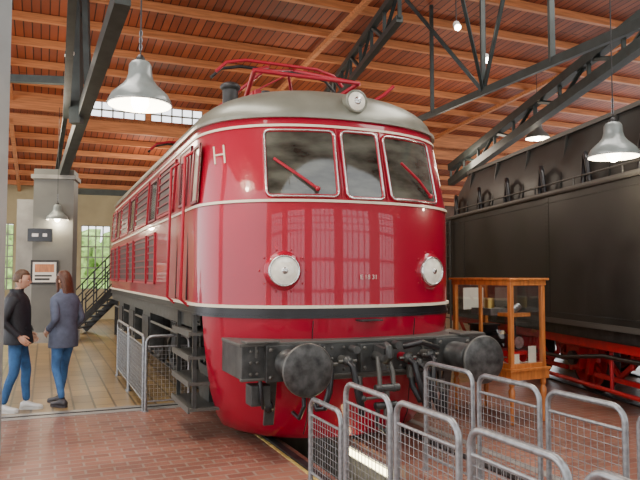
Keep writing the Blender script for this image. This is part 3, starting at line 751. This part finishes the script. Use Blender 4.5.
def head(mb,c,yaw,sk,hairm,long=False,tilt=0):
    M=Matrix.Translation(c)@Matrix.Rotation(yaw,4,'Z')@Matrix.Rotation(tilt,4,'X')
    def hf(p):
        q=p.copy(); t=max(0,-p.z/.12)
        q.x*=1-.30*t; 
        if p.y<0: q.y*=1-.35*t
        if p.y>0 and p.z<0: q.y*=1-.06*t
        if p.y>.05:
            q.y+=.020*math.exp(-((p.x/.013)**2+((p.z+.028)/.016)**2))
            q.y+=.012*math.exp(-((p.x/.009)**2+((p.z+.008)/.02)**2))
            q.y-=.008*math.exp(-(((abs(p.x)-.03)/.015)**2+((p.z-.0)/.012)**2))
            q.y+=.006*math.exp(-((p.x/.02)**2+((p.z+.062)/.010)**2))
            q.y+=.007*math.exp(-((p.x/.02)**2+((p.z+.1)/.016)**2))
        return q
    mb.sphere((0,0,0),(.076,.095,.118),sk,40,30,hf,M=M)
    EYE=bpy.data.materials['eye_white']; PUP=bpy.data.materials['pupil']; LIP=bpy.data.materials['lips']
    for s in (-1,1):
        mb.sphere((s*.03,.079,.0),(.013,.009,.008),EYE,12,8,M=M); mb.sphere((s*.03,.0865,.0),(.005,.003,.0055),PUP,8,6,M=M)
        mb.tube([(s*.016,.090,.016),(s*.03,.089,.021),(s*.046,.079,.016)],.0035,hairm,6,M=M)
        mb.sphere((s*.077,-.002,-.008),(.009,.019,.030),sk,12,8,M=M)
    mb.tube([(-.022,.083,-.062),(-.008,.0905,-.060),(0,.091,-.062),(.008,.0905,-.060),(.022,.083,-.062)],[.002,.0045,.0042,.0045,.002],LIP,8,M=M)
    mb.tube([(-.018,.083,-.067),(0,.089,-.069),(.018,.083,-.067)],[.002,.005,.002],LIP,8,M=M)
    def hair(p):
        q=p.copy()
        if p.y>.02 and p.z<.055: q=V((p.x*.82,min(p.y,.03),p.z))
        elif p.z<-.06 : q=V((p.x*.8,p.y*.75,p.z*.85))
        q+= q.normalized()*.004*noise.noise(p*60)
        return q
    mb.sphere((0,-.010,.014),(.085,.104,.122),hairm,36,24,hair,M=M)
    if long:
        rings=[]
        for z,w,d,yy in ((.03,.082,.05,-.055),(-.04,.088,.055,-.058),(-.10,.09,.05,-.06),(-.16,.095,.045,-.065),(-.22,.098,.042,-.07),(-.27,.09,.035,-.075),(-.30,.06,.02,-.078)):
            ring=[]
            for k in range(28):
                q=2*math.pi*k/28; rr=1+.06*math.sin(q*9+z*14)
                ring.append(V((w*rr*math.cos(q),yy+d*rr*math.sin(q)*1.0,z)))
            rings.append(ring)
        mb.loft(rings[::-1],hairm,cap0=True,cap1=True,M=M)
        for s in (-1,1):
            mb.tube([(s*.065,.03,.06),(s*.083,.03,0),(s*.084,.025,-.08),(s*.08,.03,-.16),(s*.075,.03,-.22)],[.02,.022,.022,.02,.008],hairm,10,M=M)
mat('eye_white',(.8,.8,.78),.3);mat('pupil',(.03,.02,.015),.2);mat('lips',(.45,.16,.13),.5)
SKIN=mat('skin',(.62,.36,.25),.5,0,.05,10)
JEAN=mat('jeans',(.035,.12,.29),.8,0,.35,9); JEAN2=mat('jeans_light',(.05,.145,.34),.8,0,.35,9)
JACK=mat('black_jacket',(.012,.014,.020),.6,0,.3,12); COAT=mat('grey_blue_coat',(.10,.12,.18),.75,0,.2,14)
HAIRM=mat('hair_brown',(.10,.05,.025),.55,0,.4,40); HAIRW=mat('hair_dark_brown',(.10,.038,.018),.5,0,.5,30,stretch=(5,5,.5))
SHW=mat('sneaker_white',(.72,.72,.70),.5); SHD=mat('shoe_dark',(.04,.035,.04),.5); SOLE=mat('sole',(.6,.6,.58),.6)
def person(name,loc,rotz,H,female,J,hemz,coat,jean,shoem,sole,hairm,headyaw,tilt,feetyaw,bulk=1):
    root=empty(name)
    R=dict(pelvis=.135,waist=.115,chest=.14,upper=.115,neck=.052,nh=.05,
           sL=.078,eL=.056,wL=.038,sR=.078,eR=.056,wR=.038,
           hL=.098,kL=.066,aL=.046,hR=.098,kR=.066,aR=.046,mL=.082,mR=.082,cL=.060,cR=.060)
    if female:
        for k in R: R[k]*=.92
        R['pelvis']=.135; R['hL']=R['hR']=.098
    for s in 'LR':
        J['m'+s]=tuple((V(J['h'+s])+V(J['k'+s]))/2); J['c'+s]=tuple(V(J['k'+s]).lerp(V(J['a'+s]),.35)+V((0,-.015,0)))
    E=[('pelvis','waist'),('waist','chest'),('chest','upper'),('upper','neck'),('neck','nh')]
    for s in 'LR': E+= [('upper','s'+s),('s'+s,'e'+s),('e'+s,'w'+s),('pelvis','h'+s),('h'+s,'m'+s),('m'+s,'k'+s),('k'+s,'c'+s),('c'+s,'a'+s)]
    me=skin_mesh(J,E,R,'pelvis')
    for m in [coat,jean,SKIN]: me.materials.append(m)
    seg=[]
    for a,b in E:
        k=0
        if a[0] in 'hmkc' and a!='chest' or b[0]=='h': k=1
        if a in('neck',) : k=2
        if a=='chest': k=0
        seg.append((V(J[a]),V(J[b]),R[a],R[b],k))
    for p in me.polygons:
        c=p.center; best=9;kk=0
        for a,b,ra,rb,k in seg:
            ab=b-a; t=max(0,min(1,(c-a).dot(ab)/ab.length_squared)); dd=(c-a-ab*t).length-(ra+(rb-ra)*t)
            if dd<best: best=dd;kk=k
        p.material_index=kk; p.use_smooth=True
    o=bpy.data.objects.new('body',me); bpy.context.scene.collection.objects.link(o); o.parent=root
    mb=MB()
    px=V(J['pelvis']); ch=V(J['upper'])
    def ax(z):
        t=(z-px.z)/(ch.z-px.z); return px.lerp(ch,max(-.6,min(1.3,t)))
    w=(.93 if female else 1.0)*bulk
    rows=[(hemz,.195,.155),(hemz+.02,.20,.16),(.95,.19,.15),(1.08,.172 if female else .18,.138),(1.2,.185,.142),(1.3,.20,.142),(1.38,.205,.13),(1.43,.175,.112),(1.465,.12,.09),(1.49,.082,.075),(1.53 if not female else 1.51,.078,.075),(1.52,.068,.066)]
    rings=[]
    for z,rx,ry in rows:
        c=ax(z); rings.append([V((c.x+rx*w*math.cos(q)*(1+.015*math.sin(5*q+z*20)),c.y+ry*w*math.sin(q),z)) for q in [2*math.pi*k/32 for k in range(32)]])
    mb.loft(rings,coat); 
    c=ax(hemz); mb.loft([[V((c.x+.185*w*math.cos(q),c.y+.145*w*math.sin(q),hemz+.08)) for q in [2*math.pi*k/32 for k in range(32)]],rings[0]],coat)
    mb.tube([(ax(z).x,ax(z).y+ry*w+.002,z) for z,rx,ry in rows[1:9]],.005,SCREEN,6)
    for s in (-1,1):
        z=hemz+.16; c=ax(z); mb.beam((c.x+s*.07,c.y+.150*w,z),(c.x+s*.15,c.y+.115*w,z+.05),.008,.02,coat)
    for s in 'LR':
        wv=V(J['w'+s]); ev=V(J['e'+s]); d=(wv-ev).normalized()
        mb.tube([wv-d*.05,wv-d*.0],[.044,.042],coat,12)
    mb.obj('coat',root)
    mb=MB()
    for s,sd in (('L',-1),('R',1)):
        wv=V(J['w'+s]); ev=V(J['e'+s]); hand(mb,wv+(wv-ev).normalized()*.015,(wv-ev),sd,SKIN)
    mb.obj('hands',root)
    mb=MB()
    for s,fyaw in (('L',feetyaw[0]),('R',feetyaw[1])): shoe(mb,J['a'+s],fyaw,shoem,sole)
    mb.obj('shoes',root)
    mb=MB(); nh=V(J['nh']); head(mb,tuple(nh+V((0,.02,.085))),headyaw,SKIN,hairm,female,tilt); mb.obj('head',root)
    root.location=loc; root.rotation_euler=(0,0,rotz); root.scale=(H,H,H)
JM=dict(pelvis=(0,0,.95),waist=(0,-.0,1.08),chest=(0,-.01,1.25),upper=(0,-.02,1.38),neck=(0,-.005,1.50),nh=(0,.02,1.56),
        sL=(-.175,-.02,1.385),eL=(-.245,-.10,1.13),wL=(-.215,.08,.96),sR=(.175,-.02,1.385),eR=(.25,-.12,1.13),wR=(.225,.06,.95),
        hL=(-.09,0,.87),kL=(-.10,.09,.50),aL=(-.10,.10,.10),hR=(.09,0,.87),kR=(.10,-.01,.49),aR=(.11,-.13,.10))
person('man',(-3.76,8.14,0),math.radians(-78),.985,False,JM,.84,JACK,JEAN,SHW,SOLE,HAIRM,math.radians(-5),-.12,(0,-.15),1.12)
JW=dict(pelvis=(0,0,.95),waist=(0,0,1.08),chest=(0,0,1.24),upper=(0,-.01,1.37),neck=(0,-.01,1.49),nh=(0,.005,1.55),
        sL=(-.155,-.01,1.375),eL=(-.225,-.11,1.13),wL=(-.19,.06,1.0),sR=(.155,-.01,1.375),eR=(.225,-.09,1.12),wR=(.19,.09,.97),
        hL=(-.085,0,.87),kL=(-.09,.03,.49),aL=(-.09,-.10,.10),hR=(.085,0,.87),kR=(.09,.09,.50),aR=(.09,.16,.10))
person('woman',(-3.33,8.5,0),math.radians(62),.985,True,JW,.76,COAT,JEAN2,SHD,SHD,HAIRW,math.radians(8),-.1,(0,.1),1.10)
